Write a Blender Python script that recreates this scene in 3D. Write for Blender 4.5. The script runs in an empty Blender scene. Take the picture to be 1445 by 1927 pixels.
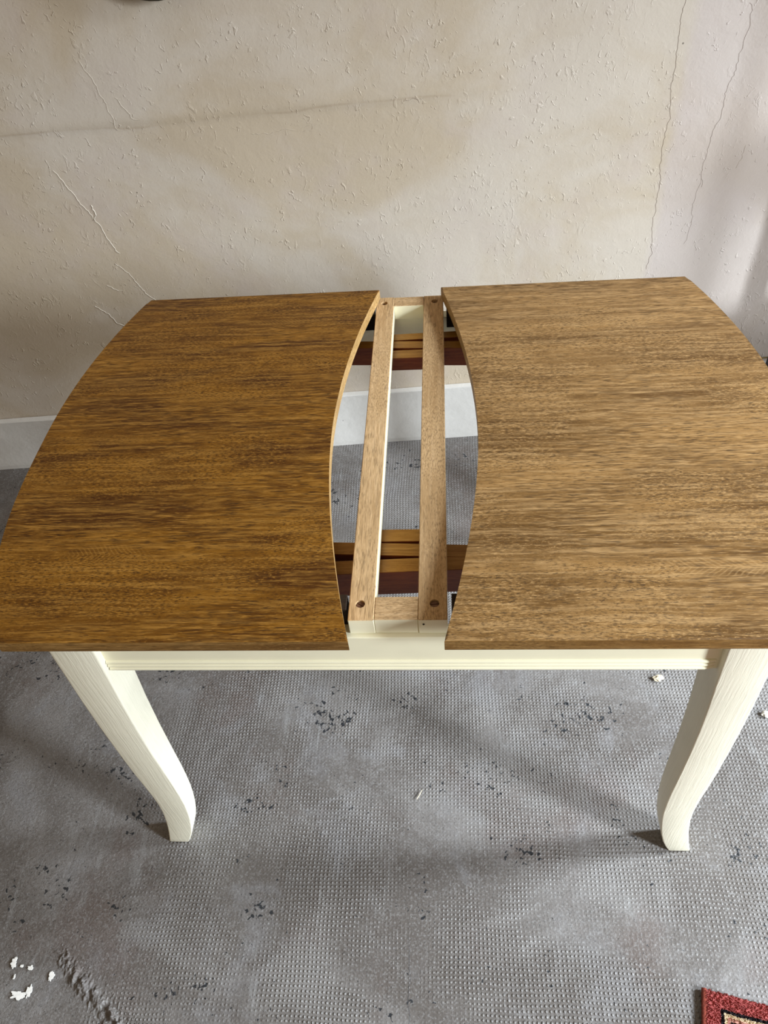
import bpy, bmesh, math, random
from mathutils import Vector, Matrix, noise

random.seed(7)
S = bpy.context.scene
COL = S.collection

# ------------------------------------------------------------------ camera
cam_d = bpy.data.cameras.new('camera')
cam_d.sensor_fit = 'HORIZONTAL'; cam_d.sensor_width = 36.0
cam_d.lens = 1447.0 / 1445.0 * 36.0
cam_d.clip_start = 0.02; cam_d.clip_end = 60
cam = bpy.data.objects.new('camera', cam_d); COL.objects.link(cam)
RX = (0.996030004, 0.044645253, -0.077013195)
RY = (0.019445253, 0.735127333, 0.677650121)
RZ = (0.086868366, -0.676457394, 0.731340743)
cam.matrix_world = Matrix(((RX[0], RY[0], RZ[0], 0.06903), (RX[1], RY[1], RZ[1], 0.0),
                           (RX[2], RY[2], RZ[2], 1.5444), (0, 0, 0, 1)))
S.camera = cam

# ------------------------------------------------------------------ world, daylight, exposure
w = bpy.data.worlds.new('world'); S.world = w; w.use_nodes = True
bg = w.node_tree.nodes['Background']
bg.inputs[0].default_value = (1.0, 0.77, 0.52, 1); bg.inputs[1].default_value = 0.32

def area(name, loc, target, sx, sy, power, col, spread=180):
    d = bpy.data.lights.new(name, 'AREA'); d.shape = 'RECTANGLE'; d.size = sx; d.size_y = sy
    d.energy = power; d.color = col; d.spread = math.radians(spread)
    o = bpy.data.objects.new(name, d); COL.objects.link(o); o.location = loc
    o.rotation_euler = (Vector(target) - Vector(loc)).to_track_quat('-Z', 'Y').to_euler()
    return o
# daylight entering through the two windows of the right wall
area('window_daylight_front', (3.27, -1.05, 1.80), (0.2, 0.9, -0.45), 0.50, 1.45, 56, (0.84, 0.93, 1.0), 76)
area('window_daylight_rear', (3.27, 0.92, 1.80), (0.2, 0.75, -0.45), 0.46, 1.45, 46, (0.84, 0.93, 1.0), 76)
S.view_settings.view_transform = 'Standard'; S.view_settings.look = 'None'
S.view_settings.exposure = 0.14; S.view_settings.gamma = 1.0
S.view_settings.use_curve_mapping = False

# ------------------------------------------------------------------ helpers
def obj(name, mesh, mats=None, parent=None):
    o = bpy.data.objects.new(name, mesh); COL.objects.link(o)
    for m in (mats if isinstance(mats, (list, tuple)) else [mats] if mats else []):
        if m.name not in [x.name for x in mesh.materials if x]: mesh.materials.append(m)
    if parent: o.parent = parent
    return o

def tag(o, label=None, cat=None, group=None, kind=None):
    if label: o['label'] = label
    if cat: o['category'] = cat
    if group: o['group'] = group
    if kind: o['kind'] = kind
    return o

def empty(name, loc):
    o = bpy.data.objects.new(name, None); COL.objects.link(o); o.location = loc
    o.empty_display_size = 0.05
    return o

def to_mesh(bm, name, smooth=False):
    bmesh.ops.recalc_face_normals(bm, faces=bm.faces)
    me = bpy.data.meshes.new(name); bm.to_mesh(me); bm.free()
    if smooth:
        for p in me.polygons: p.use_smooth = True
    return me

def box_bm(x0, x1, y0, y1, z0, z1, bev=0.0, seg=2):
    bm = bmesh.new()
    bmesh.ops.create_cube(bm, size=1)
    for v in bm.verts:
        v.co = Vector(((x0 + x1) / 2 + v.co.x * (x1 - x0), (y0 + y1) / 2 + v.co.y * (y1 - y0), (z0 + z1) / 2 + v.co.z * (z1 - z0)))
    if bev: bmesh.ops.bevel(bm, geom=bm.edges[:], offset=bev, segments=seg, affect='EDGES', profile=0.5)
    return bm

def prism_bm(pts, z0, z1, bev=0.0, seg=2):
    bm = bmesh.new()
    f = bm.faces.new([bm.verts.new((x, y, z0)) for x, y in pts])
    r = bmesh.ops.extrude_face_region(bm, geom=[f])
    for v in [g for g in r['geom'] if isinstance(g, bmesh.types.BMVert)]: v.co.z = z1
    if bev:
        es = [e for e in bm.edges if abs(e.verts[0].co.z - e.verts[1].co.z) < 1e-6]
        bmesh.ops.bevel(bm, geom=es, offset=bev, segments=seg, affect='EDGES', profile=0.5)
    return bm

def tube_bm(pts, r, n=8):
    bm = bmesh.new(); rings = []
    for i, p in enumerate(pts):
        p = Vector(p); a = Vector(pts[max(i - 1, 0)]); b = Vector(pts[min(i + 1, len(pts) - 1)])
        t = (b - a).normalized(); s = t.cross(Vector((0, 0, 1)))
        s = s.normalized() if s.length > 1e-4 else Vector((1, 0, 0)); u = s.cross(t)
        rr = r(i) if callable(r) else r
        rings.append([bm.verts.new(p + (s * math.cos(k * 2 * math.pi / n) + u * math.sin(k * 2 * math.pi / n)) * rr) for k in range(n)])
    for a, b in zip(rings, rings[1:]):
        for k in range(n): bm.faces.new((a[k], a[(k + 1) % n], b[(k + 1) % n], b[k]))
    bm.faces.new(rings[0]); bm.faces.new(rings[-1][::-1])
    return bm

# ------------------------------------------------------------------ node helpers
class NT:
    def __init__(s, name):
        s.m = bpy.data.materials.new(name); s.m.use_nodes = True
        s.t = s.m.node_tree; s.b = s.t.nodes['Principled BSDF']
        s.tc = s.t.nodes.new('ShaderNodeTexCoord')
    def put(s, sock, v):
        if hasattr(v, 'is_output'): s.t.links.new(v, sock)
        elif v is not None:
            if isinstance(v, tuple) and len(v) == 3 and sock.type == 'RGBA': v = v + (1,)
            sock.default_value = v
    def coord(s, kind='Object', scale=(1, 1, 1), loc=(0, 0, 0), rot=(0, 0, 0)):
        n = s.t.nodes.new('ShaderNodeMapping'); s.t.links.new(s.tc.outputs[kind], n.inputs[0])
        n.inputs['Scale'].default_value = scale; n.inputs['Location'].default_value = loc; n.inputs['Rotation'].default_value = rot
        return n.outputs[0]
    def noise(s, v, scale=5, detail=4, rough=.55, dist=0.0, out=0):
        n = s.t.nodes.new('ShaderNodeTexNoise'); s.put(n.inputs['Vector'], v)
        n.inputs['Scale'].default_value = scale; n.inputs['Detail'].default_value = detail
        n.inputs['Roughness'].default_value = rough; n.inputs['Distortion'].default_value = dist
        return n.outputs[out]
    def vor(s, v, scale=5, out='Distance', feature='F1'):
        n = s.t.nodes.new('ShaderNodeTexVoronoi'); n.feature = feature; s.put(n.inputs['Vector'], v)
        n.inputs['Scale'].default_value = scale
        return n.outputs[out]
    def math(s, op, a, b=None, c=None, clamp=False):
        n = s.t.nodes.new('ShaderNodeMath'); n.operation = op; n.use_clamp = clamp
        for i, x in enumerate((a, b, c)): s.put(n.inputs[i], x)
        return n.outputs[0]
    def ramp(s, v, a, b, lo=0.0, hi=1.0):
        n = s.t.nodes.new('ShaderNodeMapRange'); n.interpolation_type = 'SMOOTHSTEP'
        for i, x in enumerate((v, a, b, lo, hi)): s.put(n.inputs[i], x)
        return n.outputs[0]
    def mix(s, f, a, b, mode='MIX'):
        n = s.t.nodes.new('ShaderNodeMix'); n.data_type = 'RGBA'; n.blend_type = mode
        s.put(n.inputs[0], f); s.put(n.inputs[6], a); s.put(n.inputs[7], b)
        return n.outputs[2]
    def sep(s, v):
        n = s.t.nodes.new('ShaderNodeSeparateXYZ'); s.put(n.inputs[0], v); return n.outputs
    def vadd(s, a, b, scale=1.0):
        n = s.t.nodes.new('ShaderNodeVectorMath'); n.operation = 'MULTIPLY_ADD'
        s.put(n.inputs[0], b); n.inputs[1].default_value = (scale,) * 3; s.put(n.inputs[2], a)
        return n.outputs[0]
    def bump(s, h, strength=.3, dist=.001, prev=None):
        n = s.t.nodes.new('ShaderNodeBump'); s.put(n.inputs['Height'], h)
        n.inputs['Strength'].default_value = strength; n.inputs['Distance'].default_value = dist
        if prev is not None: s.put(n.inputs['Normal'], prev)
        return n.outputs[0]
    def done(s, col=None, rough=None, nrm=None, spec=None, coat=None, coat_r=None, metal=None):
        for k, v in (('Base Color', col), ('Roughness', rough), ('Normal', nrm), ('Specular IOR Level', spec),
                     ('Coat Weight', coat), ('Coat Roughness', coat_r), ('Metallic', metal)):
            if v is not None: s.put(s.b.inputs[k], v)
        return s.m

def wood(name, dark, mid, light, axis='x', pore=1.0, cloud=1.0, rough=.42, seed=0.0, spec=.5, fine=1.0, flames=()):
    n = NT(name)
    def c(lng, acr, off=0.0):
        sc = {'x': (lng, acr, acr), 'y': (acr, lng, acr), 'z': (acr, acr, lng)}[axis]
        return n.coord('Object', sc, (seed + off, seed * 1.7 + off, seed * .6))
    big = n.noise(c(1.6, 9), 1.6, 4, .62, .8)
    cl = n.noise(c(5, 14, 3), 1.0, 4, .62, .6)
    dash = n.noise(c(4, 9, 7), 1.0, 2)
    streak = n.noise(n.vadd(c(7, 190, 1), n.noise(c(7, 22, 5), 1.0, 3, out=1), 3.0), 1.0, 4, .7)
    wig = n.noise(c(14, 70, 9), 1.0, 2, out=1)
    p1 = n.noise(n.vadd(c(50 * fine, 640 * fine, 2), wig, 2.2), 1.0, 2, .6)      # long open pores
    p2 = n.noise(n.vadd(c(170 * fine, 620 * fine, 4), wig, 2.2), 1.0, 2, .6)     # short specks
    k = n.ramp(dash, .42, .58)
    por = n.math('ADD', n.math('MULTIPLY', p1, k), n.math('MULTIPLY', p2, n.math('SUBTRACT', 1, k)))
    t = n.math('ADD', n.math('MULTIPLY', n.ramp(big, .42, .58), .55 * cloud), n.math('MULTIPLY', n.ramp(cl, .41, .59), .45 * cloud))
    col = n.mix(t, dark, mid)
    col = n.mix(n.ramp(streak, .42, .70, 0, .7), col, light)
    for fx, fy, rx, ry, slope, freq in flames:                                   # chevron figure of flat sawn grain
        x, y, z = n.sep(n.vadd(n.coord('Object'), n.noise(c(20, 60, 2), 1.0, 2, out=1), .006))[:3]
        ex = n.math('DIVIDE', n.math('SUBTRACT', x, fx), rx); ey = n.math('DIVIDE', n.math('SUBTRACT', y, fy), ry)
        m = n.ramp(n.math('ADD', n.math('MULTIPLY', ex, ex), n.math('MULTIPLY', ey, ey)), 1.0, .25)
        ph = n.math('ADD', n.math('MULTIPLY', x, freq), n.math('MULTIPLY', n.math('ABSOLUTE', n.math('SUBTRACT', y, fy)), freq * slope))
        wv = n.math('MULTIPLY', n.ramp(n.math('SINE', ph), .1, .9), m)
        col = n.mix(n.math('MULTIPLY', wv, .38), col, light)
    pm = n.ramp(por, .49, .36, 0, .80 * pore)
    col = n.mix(n.math('MULTIPLY', pm, n.ramp(cl, .3, .65, .55, 1.0)), col, tuple(x * .35 for x in dark))
    hl = n.ramp(por, .55, .70, 0, .60 * pore)
    col = n.mix(hl, col, tuple(min(1, x * 1.25) for x in light))
    b = n.bump(por, .35 * pore, .0006)
    return n.done(col, n.math('ADD', rough, n.math('MULTIPLY', pm, .22)), b, spec)

def paint(name, col, axis='z', grain=1.0, rough=.42):
    n = NT(name)
    sc = {'x': (4, 300, 300), 'y': (300, 4, 300), 'z': (300, 300, 4)}[axis]
    s1 = n.noise(n.vadd(n.coord('Object', sc), n.noise(n.coord('Object', (9, 9, 9)), 1, 3, out=1), 2.2), 1, 4, .65)
    blot = n.noise(n.coord('Object', (14, 14, 14)), 1, 3)
    g = n.ramp(s1, .42, .58)
    cc = n.mix(n.ramp(blot, .35, .7), col, tuple(x * .95 for x in col))
    cc = n.mix(n.math('MULTIPLY', g, .35 * grain), cc, (min(1, col[0] * 1.06), min(1, col[1] * 1.06), min(1, col[2] * 1.08)))
    return n.done(cc, rough, n.bump(s1, .45 * grain, .0015), .45)

# ------------------------------------------------------------------ wall and floor geometry constants
ZT = 0.7644                                   # height of the table top
WA = math.radians(3.73)
WD = Vector((math.cos(WA), math.sin(WA), 0)); WN = Vector((-math.sin(WA), math.cos(WA), 0))
WOFF = 1.7198                                 # face of the baseboard; the plaster lies LEDGE behind
LEDGE = 0.015
def wp(u, z, d=0.0):                          # u along the wall (about world x), d out of the plaster into the room
    return WN * (WOFF + LEDGE - d) + WD * (u + .113) + Vector((0, 0, z))

# ------------------------------------------------------------------ materials of the setting
def plaster():
    n = NT('plaster_paint')
    o = n.coord('Object')
    x, y, z = n.sep(o)[:3]
    blot = n.noise(o, 2.2, 5, .6, .6)
    blot2 = n.noise(n.coord('Object', loc=(4, 2, 7)), 5, 4, .6)
    col = n.mix(n.ramp(blot, .40, .62), (.445, .370, .278), (.505, .447, .380))
    col = n.mix(n.ramp(blot2, .5, .75, 0, .5), col, (.470, .400, .360))
    lil = n.ramp(n.math('ADD', x, n.math('MULTIPLY', n.noise(o, 8, 3), .03)), .566, .600)
    col = n.mix(n.math('MULTIPLY', lil, .55), col, (.480, .420, .412))
    # faint dirty line across the wall
    wob = n.math('MULTIPLY', n.math('SUBTRACT', n.noise(n.coord('Object', (3, 3, 3)), 1, 3), .5), .035)
    dz = n.math('SUBTRACT', n.math('ADD', z, wob), .944)
    line = n.math('MULTIPLY', n.ramp(n.math('ABSOLUTE', dz), .0, .0045, 1, 0), n.ramp(n.noise(n.coord('Object', (6, 6, 6), (2, 0, 0)), 1, 4), .46, .6))
    line = n.math('MULTIPLY', line, n.ramp(x, .30, .0))
    soft = n.math('MULTIPLY', n.ramp(dz, -.002, .0, 0, 1), n.ramp(dz, .0, .03, 1, 0))
    soft = n.math('MULTIPLY', soft, n.ramp(x, .2, -.3))
    col = n.mix(n.math('MULTIPLY', soft, .22), col, (.42, .34, .24))
    col = n.mix(n.math('MULTIPLY', line, .28), col, (.30, .22, .15))
    # specks
    sp = n.vor(n.coord('Object', (9, 9, 9)), 1.0)
    col = n.mix(n.ramp(sp, .022, .012, 0, .8), col, (.10, .08, .06))
    fine = n.noise(o, 190, 3, .6)
    mid = n.noise(n.coord('Object', (1, 1, .55)), 62, 4, .62, 1.2)
    msk = n.ramp(n.noise(o, 7, 3, .6), .45, .66)
    fl = n.ramp(mid, .56, .70)
    flecks = n.math('MULTIPLY', fl, msk)
    lump = n.noise(o, 26, 4, .6, .5)
    b = n.bump(fine, .22, .0014)
    b = n.bump(lump, .16, .006, b)
    b = n.bump(flecks, .45, .0018, b)
    spk = n.math('MULTIPLY', n.ramp(n.noise(n.coord('Object', (1, 1, .7), (3, 3, 3)), 95, 2, .5, .8), .62, .72), n.ramp(n.noise(o, 11, 3), .42, .6))
    b = n.bump(spk, .5, .0022, b)
    return n.done(col, .62, b, .35)

def floor_mat():
    n = NT('worn_grey_floor_paint')
    o = n.coord('Object')
    wob = n.vadd(n.vadd(o, n.noise(o, 9, 3, out=1), .005), n.noise(o, 2.5, 2, out=1), .03)
    x, y, z = n.sep(wob)[:3]
    def fr(v, p):
        return n.math('SUBTRACT', n.math('FRACT', n.math('DIVIDE', v, p)), .5)
    dx = fr(x, .0075); dy = fr(y, .0075)
    r = n.math('SQRT', n.math('ADD', n.math('MULTIPLY', dx, dx), n.math('MULTIPLY', dy, dy)))
    dot = n.ramp(r, .36, .08)
    worn = n.ramp(n.noise(n.coord('Object', loc=(1.3, .4, 0)), 4.2, 4, .62, .4), .38, .60, .10, 1.0)
    # flat seams between the rolled fields
    seam = n.math('MULTIPLY', n.ramp(n.math('ABSOLUTE', n.math('SUBTRACT', x, .006)), .009, .005), n.ramp(y, .46, .40))
    field = n.math('MULTIPLY', worn, n.math('SUBTRACT', 1, seam))
    # rough screed without dots in the left foreground
    field = n.math('MULTIPLY', field, n.ramp(n.math('ADD', x, n.math('MULTIPLY', n.noise(o, 6, 3), .25)), -.52, -.34))
    dots = n.math('MULTIPLY', dot, field)
    m1 = n.noise(n.coord('Object', (1, 1, 1), (.7, 0, 0)), 2.4, 8, .66, .8)
    m2 = n.noise(n.coord('Object', (1, 1, 1), (3, 5, 0)), 6.5, 8, .68, .6)
    m3 = n.noise(n.coord('Object', (1.2, 1, 1), (8, 1, 0)), 3.5, 4, .6)
    col = n.mix(n.ramp(m1, .40, .60), (.104, .091, .083), (.180, .168, .161))
    col = n.mix(n.ramp(m2, .5, .68, 0, .6), col, (.195, .190, .196))
    col = n.mix(n.ramp(m3, .52, .68, 0, .6), col, (.105, .078, .068))
    # pale scuffs
    sc = n.noise(n.coord('Object', (14, 3, 3), (0, 0, 0), (0, 0, .35)), 1.0, 6, .7, 1.5)
    col = n.mix(n.ramp(sc, .58, .72, 0, .5), col, (.27, .27, .27))
    gr = n.noise(o, 240, 3, .6)
    col = n.mix(n.ramp(gr, .48, .72, 0, .55), col, (.27, .265, .265))
    gr2 = n.noise(n.coord('Object', loc=(2, 7, 0)), 330, 4, .7)
    col = n.mix(n.ramp(gr2, .46, .30, 0, .75), col, (.045, .042, .042))
    col = n.mix(n.math('MULTIPLY', dots, .28), col, (.34, .335, .335))  # dot tops lightened: their highlights painted into the colour
    # black chips where the paint has gone
    ch = n.noise(o, 95, 3, .55, .5)
    cm = n.ramp(n.noise(n.coord('Object', loc=(5.2, 3.1, 0)), 7.5, 4, .65), .50, .66)
    chips = n.ramp(n.math('ADD', ch, n.math('MULTIPLY', cm, .150)), .715, .735)
    col = n.mix(chips, col, (.018, .020, .024))
    # seam crack in the foreground
    cw = n.math('ADD', n.math('MULTIPLY', n.math('SUBTRACT', n.noise(n.coord('Object', (1, 30, 1)), 1, 3), .5), .012), -.0035)
    cd = n.math('ABSOLUTE', n.math('SUBTRACT', x, cw))
    crk = n.math('MULTIPLY', n.ramp(cd, .0014, .0005), n.ramp(y, .42, .36))
    col = n.mix(n.math('MULTIPLY', crk, .6), col, (.05, .05, .055))
    rgh = n.noise(o, 55, 5, .65, .6)
    b = n.bump(gr, .15, .001)
    b = n.bump(rgh, .30, .004, b)
    b = n.bump(n.math('MULTIPLY', n.noise(n.coord('Object', (1, 1.3, 1)), 85, 5, .7, 1.0), n.ramp(x, -.30, -.60)), .5, .005, b)
    b = n.bump(dots, .85, .0022, b)
    return n.done(col, n.ramp(m2, .3, .7, .42, .60), b, .5)

def baseboard_mat():
    n = NT('white_painted_plinth'); o = n.coord('Object')
    col = n.mix(n.ramp(n.noise(o, 6, 5, .6), .4, .7), (.53, .51, .48), (.59, .57, .54))
    sp = n.vor(n.coord('Object', (14, 14, 14)), 1.0)
    col = n.mix(n.ramp(sp, .03, .018, 0, .8), col, (.10, .09, .08))
    b = n.bump(n.noise(o, 38, 4, .6), .35, .003)
    return n.done(col, .5, b, .4)

M_plaster = plaster(); M_floor = floor_mat(); M_base = baseboard_mat()
def flat(name, col, rough=.5, spec=.5, metal=0.0, var=.15, bump=.2, sc=60):
    n = NT(name); o = n.coord('Object')
    ns = n.noise(o, sc, 4, .6)
    c = n.mix(n.ramp(ns, .3, .7), tuple(x * (1 - var) for x in col), tuple(min(1, x * (1 + var)) for x in col))
    return n.done(c, rough, n.bump(ns, bump, .001), spec, metal=metal)

# ------------------------------------------------------------------ setting
def grid_mesh(name, fn, us, vs):
    verts = [fn(u, v) for v in vs for u in us]; nu = len(us)
    faces = [(j * nu + i, j * nu + i + 1, (j + 1) * nu + i + 1, (j + 1) * nu + i) for j in range(len(vs) - 1) for i in range(nu - 1)]
    me = bpy.data.meshes.new(name); me.from_pydata([tuple(v) for v in verts], [], faces)
    for p in me.polygons: p.use_smooth = True
    return me
def lin(a, b, n): return [a + (b - a) * i / (n - 1) for i in range(n)]
def sst(a, b, x):
    t = max(0, min(1, (x - a) / (b - a))); return t * t * (3 - 2 * t)

# floor: a fine slab where the camera looks, with a broken rough ridge lower left
def ridge(x, y):
    d = 0.0
    # crumbled ridge
    ax, ay, bx, by = -.640, .312, -.530, .235
    t = max(0, min(1, ((x - ax) * (bx - ax) + (y - ay) * (by - ay)) / ((bx - ax) ** 2 + (by - ay) ** 2)))
    q = math.hypot(x - ax - t * (bx - ax), y - ay - t * (by - ay))
    if q < .05:
        d += math.exp(-(q / .03) ** 2) * .002 * abs(noise.noise((x * 60, y * 60, 4)))
    d += .0016 * noise.noise((x * 4, y * 4, 0)) + .0005 * noise.noise((x * 25, y * 25, 3)) * sst(-.35, -.6, x)
    return d
xs = [-3.2, -2.2, -1.6] + lin(-1.5, 1.1, 320) + [1.3, 1.8, 2.5, 3.3]
ys = [-2.8, -1.5, -.6, 0.0] + lin(.12, 1.74, 240) + [1.85, 2.1]
fm = grid_mesh('floor', lambda x, y: Vector((x, y, (ridge(x, y) if (-1.5 < x < 1.1 and .12 < y < 1.74) else 0.0) - .0016)), xs, ys)
floor = tag(obj('floor', fm, M_floor), 'grey painted concrete floor with worn dimple pattern and black chips', kind='structure')

def rubble(x, y):
    ax, ay, bx, by = -.655, .325, -.515, .222
    t = max(0, min(1, ((x - ax) * (bx - ax) + (y - ay) * (by - ay)) / ((bx - ax) ** 2 + (by - ay) ** 2)))
    q = math.hypot(x - ax - t * (bx - ax), y - ay - t * (by - ay)) + .006 * noise.noise((x * 30, y * 30, 9))
    k = math.exp(-(q / .011) ** 2) * .011 * max(0, noise.noise((x * 75, y * 75, 1.5)) + .25) * (.35 + .65 * sst(0, .35, t))
    k += math.exp(-(q / .030) ** 2) * .0042 * max(0, noise.noise((x * 170, y * 120, 4)) + .1)
    k += math.exp(-(q / .020) ** 2) * .0025 * noise.noise((x * 330, y * 330, 2))
    return ridge(x, y) - .0024 + max(0, k)
rb = grid_mesh('broken_screed', lambda x, y: Vector((x, y, rubble(x, y))), lin(-.72, -.44, 200), lin(.15, .39, 170))
obj('broken_screed', rb, M_floor, floor)['label'] = 'rough crumbled ridge of broken floor paint'

# back wall plaster: fine relief, a soft swelling near its right end
def wall_d(u, z):
    d = .004 * noise.noise((u * 1.7, z * 1.7, 5)) + .0016 * noise.noise((u * 6, z * 6, 2))
    d += .007 * sst(.67, .75, u + .004 * noise.noise((0, z * 5, 0)))
    d += .003 * sst(-.01, .01, z - .944) * sst(.3, -.2, u)
    return d
us = [-3.2, -2.4, -1.8] + lin(-1.5, 1.35, 380) + [1.6, 2.2, 3.35]
zs = [0.0] + lin(.15, 1.35, 180) + [1.5, 2.0, 2.7]
wm = grid_mesh('wall_back', lambda u, z: wp(u, z, wall_d(u, z)), us, zs)
wall = tag(obj('wall_back', wm, M_plaster), 'cream plaster wall with flaking lumps and hairline cracks behind the table', kind='structure')

# baseboard: sloping ledge on top, slightly uneven
def bb_profile(u, k):
    wv = .0015 * noise.noise((u * 5, 0, k)); hz = .183 + .012 * (u + .3) / 1.2 * .5 + .0018 * noise.noise((u * 7, 3, 0))
    prof = [(LEDGE, -.01), (LEDGE + .001, .012), (LEDGE, .06), (LEDGE, .12), (LEDGE, hz - .003), (LEDGE - .0015, hz - .0003), (.0028, hz + .003), (-.004, hz - .006)]
    d, z = prof[k]
    return wp(u, z, d + wv * (0 if k == 7 else 1))
bu = [-3.2] + lin(-1.5, 1.35, 160) + [3.35]
bm_ = grid_mesh('baseboard_back', lambda u, k: bb_profile(u, k), bu, list(range(8)))
for p in bm_.polygons: p.use_smooth = False
tag(obj('baseboard_back', bm_, M_base), 'white painted plinth band along the foot of the wall', kind='structure')

# cracks and ridges in the plaster
M_ridge = flat('raised_plaster_ridge', (.52, .47, .40), .6, .35, var=.06, sc=90)
M_crk = flat('plaster_crack_dark', (.25, .20, .17), .8, .2, var=.25, sc=200)  # dark colour of the thin crack strips
def ribbon(pts, wid, proud, mat, jag=.005, step=.005):
    fine = []
    for (u0, z0), (u1, z1) in zip(pts, pts[1:]):
        k = max(2, int(math.hypot(u1 - u0, z1 - z0) / step))
        for i in range(k): fine.append((u0 + (u1 - u0) * i / k, z0 + (z1 - z0) * i / k))
    fine.append(pts[-1]); bm = bmesh.new(); prev = None
    for i, (u, z) in enumerate(fine):
        a = fine[max(0, i - 1)]; b = fine[min(len(fine) - 1, i + 1)]
        tx, tz = b[0] - a[0], b[1] - a[1]; l = math.hypot(tx, tz) or 1; nx, nz = -tz / l, tx / l
        o = jag * noise.noise((u * 60 + pts[0][0] * 9, z * 60, 2)) + .0025 * noise.noise((u * 190, z * 190, 5)); u += nx * o; z += nz * o
        ww = wid * .7 * (.55 + .6 * abs(noise.noise((u * 45, z * 45, 7)))) * (.25 if i in (0, len(fine) - 1) else 1)
        base = wall_d(u, z)
        row = [bm.verts.new(wp(u - nx * ww, z - nz * ww, base - .0006)), bm.verts.new(wp(u + nx * ww * .2, z + nz * ww * .2, base + proud * .6)),
               bm.verts.new(wp(u + nx * ww, z + nz * ww, base - .0006))]
        if prev:
            bm.faces.new((prev[0], prev[1], row[1], row[0])); bm.faces.new((prev[1], prev[2], row[2], row[1]))
        prev = row
    return obj('crack', to_mesh(bm, 'crack'), mat, wall)
# (u, z) along the plaster
CR = [
    ([(-.66, 1.075), (-.648, 1.035), (-.636, .985), (-.63, .938)], .0016, .0014, M_ridge),
    ([(-.80, .865), (-.785, .83), (-.765, .78), (-.745, .735), (-.735, .69), (-.72, .655)], .0022, .0022, M_ridge),
    ([(-.745, .78), (-.742, .755), (-.752, .742)], .0035, .003, M_ridge),
    ([(-.74, .63), (-.715, .602), (-.705, .575), (-.69, .545), (-.67, .52)], .0018, .0016, M_ridge),
    ([(-.83, .52), (-.80, .49), (-.79, .465), (-.765, .445)], .0022, .002, M_ridge),
    ([(-.78, .575), (-.76, .56), (-.745, .555)], .002, .0018, M_ridge),
    ([(-.745, .42), (-.73, .40), (-.72, .375)], .0025, .002, M_ridge),
    ([(-.615, 1.0), (-.60, .975), (-.588, .955), (-.575, .955)], .0016, .0016, M_ridge),
    ([(.546, 1.10), (.543, 1.06), (.548, .96), (.546, .93), (.556, .86), (.552, .80), (.562, .70), (.563, .62), (.572, .54), (.568, .50)], .0012, .0010, M_crk),
    ([(.675, 1.065), (.682, 1.04), (.676, .95), (.664, .90), (.668, .85), (.655, .82), (.652, .74), (.66, .70)], .0009, .0009, M_crk),
    ([(.655, .72), (.648, .66), (.655, .62), (.650, .56)], .0007, .0008, M_crk),
    ([(.735, .79), (.726, .74)], .0012, .0008, M_ridge),
    ([(-.01, .945), (.028, .944)], .0007, .0008, M_crk),
    ([(-.345, .905), (-.31, .902), (-.25, .906)], .0008, .0012, M_ridge),
    ([(-.235, .909), (-.215, .909), (-.216, .901), (-.235, .90)], .0007, .0008, M_ridge),
]
for c in CR: ribbon(*c)

# side walls (out of frame): right wall with two window openings, left wall
M_side = flat('warm_side_wall_paint', (.62, .55, .46), .7, .3, var=.05, sc=8)
def wall_with_holes(name, x, y0, y1, z1, holes, label):
    ysx = sorted({y0, y1} | {h[0] for h in holes} | {h[1] for h in holes}); zsx = sorted({0.0, z1} | {h[2] for h in holes} | {h[3] for h in holes})
    bm = bmesh.new()
    for a, b in zip(ysx, ysx[1:]):
        for c, d in zip(zsx, zsx[1:]):
            if any(h[0] - 1e-6 <= a and b <= h[1] + 1e-6 and h[2] - 1e-6 <= c and d <= h[3] + 1e-6 for h in holes): continue
            t = box_bm(x, x + .12, a, b, c, d); me = to_mesh(t, 'tmp'); bm.from_mesh(me); bpy.data.meshes.remove(me)
    return tag(obj(name, to_mesh(bm, name), M_side), label, kind='structure')
HOLES = [(-1.36, -.74, 1.05, 2.56), (.63, 1.21, 1.05, 2.56)]
wall_with_holes('wall_right', 3.30, -2.8, 1.96, 2.7, HOLES, 'side wall with two windows to the right of the table')
tag(obj('wall_left', to_mesh(box_bm(-3.2, -3.08, -2.8, 1.55, 0, 2.7), 'wall_left'), M_side), 'plain side wall to the left of the table', kind='structure')
M_frame = flat('white_window_frame', (.75, .74, .70), .4, .5, var=.03)
for i, hq in enumerate(HOLES):
    w0 = empty('window_%d' % (i + 1), (3.36, (hq[0] + hq[1]) / 2, hq[2])); tag(w0, 'white framed window in the right wall', kind='structure')
    cy = (hq[0] + hq[1]) / 2; hw = (hq[1] - hq[0]) / 2; hh = hq[3] - hq[2]
    for (a, b, c, d) in ((-hw, -hw + .05, 0, hh), (hw - .05, hw, 0, hh), (-hw + .05, hw - .05, 0, .05), (-hw + .05, hw - .05, hh - .05, hh)):
        obj('frame_bar', to_mesh(box_bm(-.02, .02, a, b, c, d, .004), 'frame_bar'), M_frame, w0)

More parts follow.
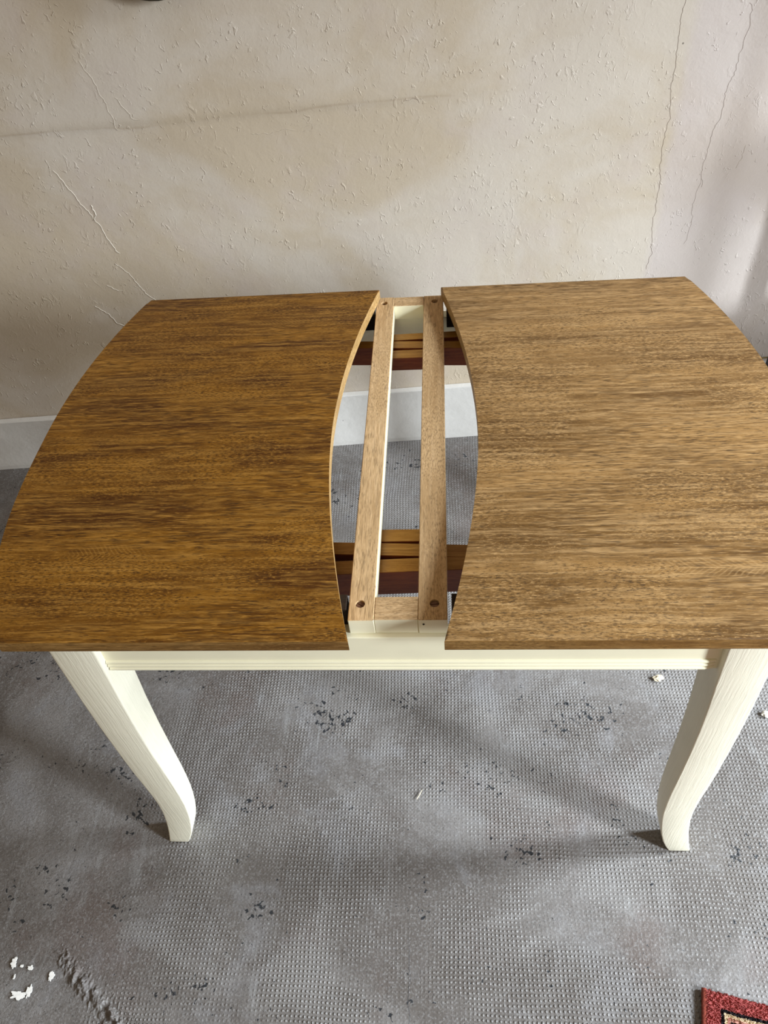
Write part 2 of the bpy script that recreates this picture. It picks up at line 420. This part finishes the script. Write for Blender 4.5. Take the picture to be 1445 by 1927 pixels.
# ------------------------------------------------------------------ the table
M_top_l = wood('stained_oak_veneer', (.066, .020, .0012), (.205, .084, .007), (.355, .176, .034), 'x', 1.0, 1.0, .46, 0.0, .28,
               flames=((-.30, .985, .13, .018, 1.5, 900), (-.40, .655, .07, .022, .8, 1000), (-.22, 1.20, .09, .016, 1.2, 900)))
M_top_r = wood('stained_oak_veneer_sheen', (.125, .060, .015), (.285, .156, .052), (.445, .278, .122), 'x', 1.0, 1.0, .42, 4.3, .36,
               flames=((.36, 1.17, .14, .020, 1.4, 800), (.40, .62, .12, .018, 1.2, 800)))  # paler than the left: window sheen mixed into the veneer tone
M_edge_pale = wood('pale_lit_oak_edge', (.26, .15, .05), (.38, .23, .085), (.50, .33, .15), 'y', .6, .8, .5, 5.2, .3)  # pale inner edges, the light they catch added to the wood colour
M_edge = wood('oak_lipping', (.13, .058, .010), (.235, .120, .028), (.36, .21, .070), 'x', .7, .8, .5, 2.2, .3)
M_oak = wood('raw_oak', (.44, .28, .135), (.56, .375, .195), (.66, .46, .26), 'y', .75, .8, .65, 1.1, .2)
M_oakx = wood('raw_oak_block', (.44, .28, .135), (.55, .37, .195), (.66, .46, .26), 'x', .75, .7, .65, 6.1, .2)
M_rail = wood('varnished_rail_wood', (.16, .040, .008), (.25, .075, .014), (.34, .14, .030), 'x', .3, 1.0, .34, 3.4, .4)
M_rail_d = wood('stained_shaded_rail_side', (.125, .020, .004), (.185, .036, .006), (.25, .065, .012), 'x', .3, 1.0, .36, 5.4, .4)  # rail sides: darker stain with their shade mixed into the colour
M_batten = wood('shade_black_wood', (.012, .008, .006), (.02, .012, .008), (.03, .02, .012), 'x', .3, 1.0, .6, 5.4, .2)  # near black: shade below the halves put into the colour
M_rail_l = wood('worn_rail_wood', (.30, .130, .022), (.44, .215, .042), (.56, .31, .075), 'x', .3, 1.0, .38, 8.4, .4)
M_cream = paint('cream_eggshell_paint', (.86, .81, .60), 'x', .25, .40)
M_cream_z = paint('cream_grained_leg_paint', (.84, .80, .645), 'z', 1.0, .40)
M_screw = flat('dark_bronze_screw', (.17, .085, .05), .45, .5, .3)

T = empty('dining_table', (0, .9035, 0))
tag(T, 'extending dining table with brown oak top pulled apart and cream painted legs', 'table')
def part(name, bm, mats, parent=None, smooth=False):
    o = obj(name, to_mesh(bm, name, smooth) if isinstance(bm, bmesh.types.BMesh) else bm, mats, parent or T)
    if (parent or T) is T: o.matrix_parent_inverse = Matrix.Translation((0, -.9035, 0))
    return o

TH = .022; YC = .9035; HALF = .393
def half_outline(s):
    pts = []
    N = 48
    for i in range(N + 1):                       # outer bowed end, rear to front
        t = 1 - 2 * i / N; p = 2.0 if t > 0 else 2.9
        pts.append((s * (.505 + .073 * (1 - abs(t) ** p)), YC + HALF * t))
    for i in range(N + 1):                       # concave inner edge, front to rear
        t = -1 + 2 * i / N
        c = .058 + .0545 * (1 - abs(t) ** 1.85)
        pts.append((s * c, YC + HALF * t))
    return pts
for s, mat, lab in ((-1, M_top_l, 'darker brown half of the top on the left of the gap'), (1, M_top_r, 'paler brown half of the top on the right of the gap')):
    bm = prism_bm(half_outline(s), ZT - TH, ZT, .0028, 3)
    me = to_mesh(bm, 'tabletop_half')
    o = part('tabletop_half', me, [mat, M_edge, M_edge_pale])
    for p in me.polygons:
        if abs(p.normal.z) < .5:
            p.material_index = 2 if abs(p.center.x) < .14 and abs(p.normal.x) > .5 else 1
    o['label'] = lab
    for y in (.585, 1.262):                      # guide battens under each half, their black paints the shade there
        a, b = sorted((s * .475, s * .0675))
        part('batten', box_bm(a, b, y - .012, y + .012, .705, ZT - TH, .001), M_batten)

# bridge between the halves: two raw oak slats and two end blocks with countersunk screws
ZS = ZT - TH - .0004; SLT = .030
def drill(me, holes, r, depth):
    tmp = bpy.data.objects.new('tmp', me); COL.objects.link(tmp)
    bm = bmesh.new()
    for x, y in holes:
        m = Matrix.Translation((x, y, ZS - depth / 2 + .002))
        bmesh.ops.create_cone(bm, cap_ends=True, segments=28, radius1=r * .96, radius2=r, depth=depth + .004, matrix=m)
    cme = bpy.data.meshes.new('cut'); bm.to_mesh(cme); bm.free()
    cut = bpy.data.objects.new('cut', cme); COL.objects.link(cut)
    md = tmp.modifiers.new('b', 'BOOLEAN'); md.operation = 'DIFFERENCE'; md.object = cut; md.solver = 'EXACT'
    dg = bpy.context.evaluated_depsgraph_get(); dg.update()
    out = bpy.data.meshes.new_from_object(tmp.evaluated_get(dg))
    bpy.data.objects.remove(tmp); bpy.data.objects.remove(cut); bpy.data.meshes.remove(cme)
    out.name = 'slat'
    return out
def paint_sides(me, top, side, hole_r=None, holes=()):
    me.materials.clear(); me.materials.append(top); me.materials.append(side)
    for p in me.polygons:
        c = p.center
        inhole = any(math.hypot(c.x - x, c.y - y) < .0075 for x, y in holes)
        p.material_index = 0 if (p.normal.z > .5 or inhole) else 1
for x0, x1, hx in ((-.0645, -.0312, -.0497), (.0247, .0620, .0456)):
    me = to_mesh(box_bm(x0, x1, .5564, 1.304, ZS - SLT, ZS, .0009, 1), 'slat')
    holes = [(hx, .5817), (hx, 1.284)]
    me = drill(me, holes, .0062, .009)
    paint_sides(me, M_oak, M_cream, holes=holes)
    sl = part('slat', me, None)
    for (x, y), dp, ang in zip(holes, (.0035, .006), (-.6 if x0 < 0 else .1, .4)):
        # slotted screw head sitting in its counterbore
        bm = bmesh.new()
        bmesh.ops.create_cone(bm, cap_ends=True, segments=24, radius1=.0054, radius2=.0052, depth=.003, matrix=Matrix.Translation((0, 0, -.0015)))
        for q in (-1, 1):                        # two raised half-moons leave the slot between them
            arc = [(.0052 * math.cos(a), .0052 * math.sin(a)) for a in lin(math.asin(.13), math.pi - math.asin(.13), 12)]
            vs = [bm.verts.new((ax, q * ay, 0)) for ax, ay in arc]; vt = [bm.verts.new((ax * .96, q * (ay * .96 + .0001), .0009)) for ax, ay in arc]
            bm.faces.new(vt)
            for k in range(len(vs)): bm.faces.new((vs[k], vs[(k + 1) % len(vs)], vt[(k + 1) % len(vs)], vt[k]))
        so = part('screw', bm, M_screw, sl); so.location = (x, y, ZS - dp); so.rotation_euler.z = ang
for y0, y1 in ((.5572, .5932), (1.2735, 1.3032)):
    me = to_mesh(box_bm(-.0309, .0244, y0, y1, ZS - SLT, ZS - .0004, .0007, 1), 'end_block')
    paint_sides(me, M_oakx, M_cream); part('end_block', me, None)

nb = bmesh.new(); bmesh.ops.create_cone(nb, cap_ends=True, segments=10, radius1=.0016, radius2=.0014, depth=.0012, matrix=Matrix.Translation((0.0316, .5563, 0.7324)) @ Matrix.Rotation(math.pi / 2, 4, 'X'))
part('nail_hole_disc', nb, M_batten)  # flush dark disc painting the shade of a small nail hole

# aprons with a reeded lower edge
AZ0, AZ1 = .6350, ZS - SLT - .0002
fr = part('apron', box_bm(-.412, .412, .5502, .572, AZ0, AZ1 - .0005, .0012), M_cream)
for k in range(3):
    zc = .6394 + k * .0078
    bm = bmesh.new(); rr = .0037
    ring = []
    for xx in (-.4095, .395):
        ring.append([bm.verts.new((xx, .5502 - rr * .9 * math.sin(a), zc - rr * math.cos(a))) for a in lin(0, math.pi, 9)])
    tip = [bm.verts.new((.4062, .5502 - .0002 - .0004 * math.sin(a), zc - rr * math.cos(a))) for a in lin(0, math.pi, 9)]
    ring.append(tip)
    for a, b in zip(ring, ring[1:]):
        for i in range(8): bm.faces.new((a[i], a[i + 1], b[i + 1], b[i]))
    part('reed', bm, M_cream, None, True).parent = fr
part('apron', box_bm(-.412, .412, 1.276, 1.298, AZ0, AZ1 - .0005, .0012), M_cream)
for s in (-1, 1):
    a, b = sorted((s * .434, s * .456))
    part('apron', box_bm(a, b, .60, 1.245, AZ0, AZ1, .0012), M_cream)

# sabre legs
def leg_bm(sx, rear):
    # (z, inner x, outer x, front y, rear y) for the right front leg
    L = [(.7420, .4075, .4705, .5380, .6060), (.690, .4085, .4715, .5380, .6055), (.620, .4120, .4740, .5380, .6040), (.555, .4160, .4765, .5380, .6010),
         (.480, .4195, .4780, .5380, .5970), (.400, .4212, .4783, .5380, .5925), (.320, .4212, .4775, .5380, .5880), (.265, .4210, .4755, .5380, .5850),
         (.225, .4216, .4742, .5380, .5830), (.185, .4235, .4745, .5380, .5812), (.150, .4272, .4770, .5380, .5800), (.115, .4325, .4820, .5380, .5792),
         (.080, .4395, .4880, .5380, .5790), (.045, .4490, .4955, .5380, .5795), (.018, .4590, .5020, .5382, .5800), (.003, .4660, .5060, .5384, .5800), (.0, .4672, .5050, .5390, .5790)]
    bm = bmesh.new(); rings = []
    for z, xi, xo, yf, yr in L:
        if rear:  # mirrored front to back
            yf, yr = 1.842 - yr, 1.842 - yf
        b = .0026; ring = []
        for cx, cy, a0 in ((xi + b, yf + b, math.pi), (xo - b, yf + b, 1.5 * math.pi), (xo - b, yr - b, 0), (xi + b, yr - b, .5 * math.pi)):
            for k in range(4):
                a = a0 + k * math.pi / 6
                ring.append(bm.verts.new((sx * (cx + b * math.cos(a)), cy + b * math.sin(a), z)))
        rings.append(ring)
    n = len(rings[0])
    for a, b2 in zip(rings, rings[1:]):
        for k in range(n): bm.faces.new((a[k], a[(k + 1) % n], b2[(k + 1) % n], b2[k]))
    bm.faces.new(rings[0]); bm.faces.new(rings[-1])
    return bm
for sx in (-1, 1):
    for rear in (False, True):
        lg = part('leg', leg_bm(sx, rear), M_cream_z, None, True)
        md = lg.modifiers.new('sm', 'EDGE_SPLIT'); md.split_angle = math.radians(35)

# sliding rails under the gap
def rail(x0, x1, yc, slope, wdt, ztop, zbot, mat, name='slide_rail'):
    bm = box_bm(x0, x1, -wdt / 2, wdt / 2, zbot, ztop, .0012)
    for v in bm.verts: v.co.y += yc + slope * v.co.x
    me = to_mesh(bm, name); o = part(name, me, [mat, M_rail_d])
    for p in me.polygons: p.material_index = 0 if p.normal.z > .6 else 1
    return o
# front set
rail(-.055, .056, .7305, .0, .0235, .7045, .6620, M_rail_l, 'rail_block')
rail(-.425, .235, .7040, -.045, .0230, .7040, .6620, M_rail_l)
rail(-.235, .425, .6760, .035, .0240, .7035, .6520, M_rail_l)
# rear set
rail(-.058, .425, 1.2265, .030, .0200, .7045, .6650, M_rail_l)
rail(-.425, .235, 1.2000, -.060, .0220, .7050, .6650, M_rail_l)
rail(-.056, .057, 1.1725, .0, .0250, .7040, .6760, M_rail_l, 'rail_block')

# ------------------------------------------------------------------ chair at the right, mostly out of frame
M_black = flat('black_chair_paint', (.012, .012, .013), .45, .5, var=.2)
CH = empty('chair', (1.10, 1.53, 0)); tag(CH, 'black chair leg at the right edge of the picture beside the wall', 'chair')
def cpart(name, bm, mat=M_black):
    o = obj(name, to_mesh(bm, name), mat, CH); o.matrix_parent_inverse = Matrix.Translation((-1.10, -1.53, 0)); return o
LX, LY = .925, 1.702
for (x, y, top) in ((LX, LY, .90), (LX + .36, LY + .022, .90), (LX + .02, LY - .36, .44), (LX + .38, LY - .34, .44)):
    cpart('leg', box_bm(x - .017, x + .017, y - .017, y + .017, 0, top, .003))
cpart('seat', box_bm(LX + .02, LX + .40, LY - .385, LY - .018, .44, .465, .006))
cpart('stretcher', box_bm(LX + .017, LX + .343, LY - .006, LY + .020, .352, .374, .003))
cpart('stretcher', box_bm(LX + .037, LX + .363, LY - .36, LY - .338, .20, .225, .003))
for z in (.78, .87):
    cpart('back_rail', box_bm(LX + .017, LX + .343, LY - .004, LY + .022, z - .025, z + .025, .004))

# cable lying on the ledge of the plinth
pts = [tuple(wp(u, .203 + .004 * (u + .3) / 1.2 + .0004 * math.sin(u * 40), .0095 + wall_d(u, .2) * .6)) for u in lin(.35, 1.7, 60)]
tag(obj('cable', to_mesh(tube_bm(pts, .0024, 6), 'cable', True), flat('brown_cable_sheath', (.16, .10, .02), .5)),
    'thin brown cable running along the plinth ledge of the wall', 'cable')

# dark round dish hanging on the wall, only its lower rim in frame
bm = bmesh.new(); RD = .13; n = 48; rings = []
for rr, dd in ((0, .012), (.6, .012), (.82, .022), (.95, .034), (1.0, .036), (1.0, .030), (.96, .022), (.6, .002), (0, .002)):
    rings.append([bm.verts.new(wp(-.464 + rr * RD * math.cos(2 * math.pi * k / n), 1.1705 + RD + rr * RD * math.sin(2 * math.pi * k / n), dd + .006)) for k in range(n)] if rr else None)
for a, b in zip(rings, rings[1:]):
    if a and b:
        for k in range(n): bm.faces.new((a[k], a[(k + 1) % n], b[(k + 1) % n], b[k]))
bm.faces.new(rings[1]); bm.faces.new(rings[-2])
tag(obj('wall_dish', to_mesh(bm, 'wall_dish', True), flat('dark_glazed_rim', (.045, .035, .022), .35)),
    'dark round rim hanging on the wall at the top edge of the picture', 'wall decoration')

# ------------------------------------------------------------------ rug corner
RO = Vector((.479, .314, 0)); RA = math.radians(-12.5)
RW, RL, RTH = .60, .90, .011
def rug_mat():
    n = NT('patterned_rug_wool')
    o = n.coord('Object')
    jit = n.vadd(o, n.noise(o, 260, 2, out=1), .0035); jit = n.vadd(jit, n.noise(o, 50, 2, out=1), .003)
    x, y, z = n.sep(jit)[:3]
    x = n.math('SUBTRACT', x, .00325); y = n.math('SUBTRACT', y, .00325)
    dx = n.math('MINIMUM', x, n.math('SUBTRACT', RW, x)); dy = n.math('MINIMUM', n.math('MULTIPLY', y, -1), n.math('ADD', RL, y))
    d = n.math('MINIMUM', dx, dy)
    tex = n.noise(o, 420, 2, .6)
    red = n.mix(n.ramp(tex, .3, .7), (.25, .045, .045), (.50, .140, .130))
    cream = n.mix(n.ramp(tex, .3, .7), (.50, .38, .24), (.78, .66, .48))
    pink = n.mix(n.ramp(tex, .3, .7), (.40, .17, .14), (.60, .36, .28))
    blk = n.mix(n.ramp(tex, .3, .7), (.008, .007, .010), (.03, .025, .03))
    def band(a, b): return n.math('MULTIPLY', n.math('GREATER_THAN', d, a), n.math('LESS_THAN', d, b))
    col = n.mix(band(.0265, .0315), red, blk)
    col = n.mix(band(.0315, .0365), col, cream)
    col = n.mix(band(.0365, .0420), col, pink)
    col = n.mix(n.math('GREATER_THAN', d, .0420), col, blk)
    # repeated cream rosettes in the dark border
    fx = n.math('SUBTRACT', n.math('FRACT', n.math('DIVIDE', n.math('SUBTRACT', x, .0425), .034)), .5)
    fy = n.math('SUBTRACT', n.math('FRACT', n.math('DIVIDE', n.math('SUBTRACT', n.math('MULTIPLY', y, -1), .0425), .034)), .5)
    rr = n.math('ADD', n.math('ABSOLUTE', fx), n.math('ABSOLUTE', fy))
    ros = n.math('MULTIPLY', n.math('LESS_THAN', n.math('ABSOLUTE', n.math('SUBTRACT', rr, .36)), .10), band(.0425, .0765))
    col = n.mix(ros, col, cream)
    cen = n.math('MULTIPLY', n.math('LESS_THAN', rr, .13), band(.0425, .0765)); col = n.mix(cen, col, red)
    col = n.mix(n.math('GREATER_THAN', d, .0765), col, red)
    return n.done(col, .9, None, .15)
M_rug = rug_mat(); M_bind = flat('rug_binding_wool', (.20, .045, .03), .9, .1, var=.3, sc=300)
RG = empty('rug', RO); RG.rotation_euler.z = RA
tag(RG, 'red bordered patterned wool rug with black and cream edging on the floor', 'rug')
obj('rug_body', to_mesh(box_bm(.003, RW - .003, -RL + .003, -.003, .0008, RTH - .004, .002), 'rug_body'), M_rug, RG)
verts, faces = [], []
def tuft(x, y, h):
    a = random.uniform(0, 6.28); lx = random.uniform(.0, .0035); ly = random.uniform(-.0045, .0005)
    b = len(verts); r = .0016
    for k in range(3): verts.append((x + r * math.cos(a + k * 2.094), y + r * math.sin(a + k * 2.094), RTH - .006))
    for k in range(3): verts.append((x + lx + r * .45 * math.cos(a + k * 2.094), y + ly + r * .45 * math.sin(a + k * 2.094), h))
    for k in range(3): faces.append((b + k, b + (k + 1) % 3, b + 3 + (k + 1) % 3, b + 3 + k))
    faces.append((b + 3, b + 4, b + 5))
st = .0027
yy = -.003
while yy > -RL + .003:
    xx = .003
    while xx < RW - .003:
        tuft(xx + random.uniform(-.001, .001), yy + random.uniform(-.001, .001), RTH + random.uniform(-.0016, .0012))
        xx += st if yy > -.25 and xx < .25 else st * 2.2
    yy -= st if yy > -.25 else st * 2.2
pm = bpy.data.meshes.new('pile'); pm.from_pydata(verts, [], faces)
pl = obj('pile', pm, M_rug, RG); pl['kind'] = 'stuff'
obj('binding', to_mesh(tube_bm([(.001, -.002, .0052), (.001, -RL * .5, .0052), (.001, -RL + .002, .0052)], .0044, 8), 'binding', True), M_bind, RG)

# ------------------------------------------------------------------ crumbs and chips on the floor
def crumb(name, x, y, r, flatn, mat, label, cat, group=None, seed=0, stretch=(1, 1), rot=0.0):
    bm = bmesh.new(); bmesh.ops.create_icosphere(bm, subdivisions=3, radius=1)
    for v in bm.verts:
        k = 1 + .55 * noise.noise(v.co * 1.7 + Vector((seed, 0, 0))) + .25 * noise.noise(v.co * 5 + Vector((0, seed, 0)))
        v.co = Vector((v.co.x * k * stretch[0] * r, v.co.y * k * stretch[1] * r, v.co.z * k * r * flatn))
    zmin = min(v.co.z for v in bm.verts)
    for v in bm.verts: v.co.z -= zmin * .75
    o = obj(name, to_mesh(bm, name), mat); o.location = (x, y, 0); o.rotation_euler.z = rot
    return tag(o, label, cat, group)
M_chip = flat('white_plaster_crumb', (.68, .65, .58), .8, .2, var=.2, sc=120)
M_tan = flat('tan_plaster_crumb', (.55, .48, .36), .8, .2, var=.2, sc=160)
crumb('plaster_crumb', .518, .908, .0085, .45, M_tan, 'beige plaster crumb on the floor near the right front leg', 'debris', seed=1, stretch=(1.35, .8), rot=.2)
crumb('plaster_crumb', .724, .822, .0085, .5, M_chip, 'white plaster crumb on the floor at the right edge of the picture', 'debris', seed=5, stretch=(1, .9))

def flake(x, y, r, seed, label, stretch=(1, 1)):
    n = 34; pts = []
    for k in range(n):
        a = 2 * math.pi * k / n; q = r * (1 + .75 * noise.noise((math.cos(a) * 1.9 + seed, math.sin(a) * 1.9, seed)) + .3 * noise.noise((math.cos(a) * 6, math.sin(a) * 6, seed)))
        pts.append((q * math.cos(a) * stretch[0], q * math.sin(a) * stretch[1]))
    bm = prism_bm(pts, 0, .0013); o = obj('paint_flake', to_mesh(bm, 'paint_flake'), M_white); o.location = (x, y, .0004)
    tag(o, label, 'paint flake', 'white paint flakes in the left foreground')
M_white = flat('white_paint_flake', (.80, .79, .76), .7, .3, var=.08, sc=200)
FLAB = ['upright white paint flake topmost and nearest the left picture edge', 'tiny white paint flake in the upper row between two larger flakes',
        'small wide white paint flake at the right end of the upper row', 'tiny sliver of white paint standing alone between the two rows of flakes',
        'rightmost white paint flake, closest to the rough broken ridge', 'wide white paint flake, lowest and largest on the left floor', 'tall white paint flake touching the right of the largest flake']
for i, (x, y, r, st_) in enumerate(((-.7475, .3170, .0062, (.8, 1.3)), (-.7305, .3120, .0028, (1.1, .8)), (-.7125, .3090, .0046, (1.2, .8)),
                                  (-.7380, .2945, .0026, (.7, 1.3)), (-.6690, .2965, .0062, (.8, 1.2)), (-.7210, .2665, .0085, (1.4, .7)), (-.7020, .2730, .0065, (.7, 1.4)))):
    flake(x, y, r, i * 3.1 + 1, FLAB[i], st_)
# splinter of wood
tag(obj('wood_splinter', to_mesh(tube_bm([(-.012, .630, .0024), (-.006, .640, .0028), (-.001, .650, .0024)], lambda i: (.0007, .0012, .0005)[i], 6), 'wood_splinter'), M_tan),
    'thin wood splinter on the floor under the table front', 'debris')
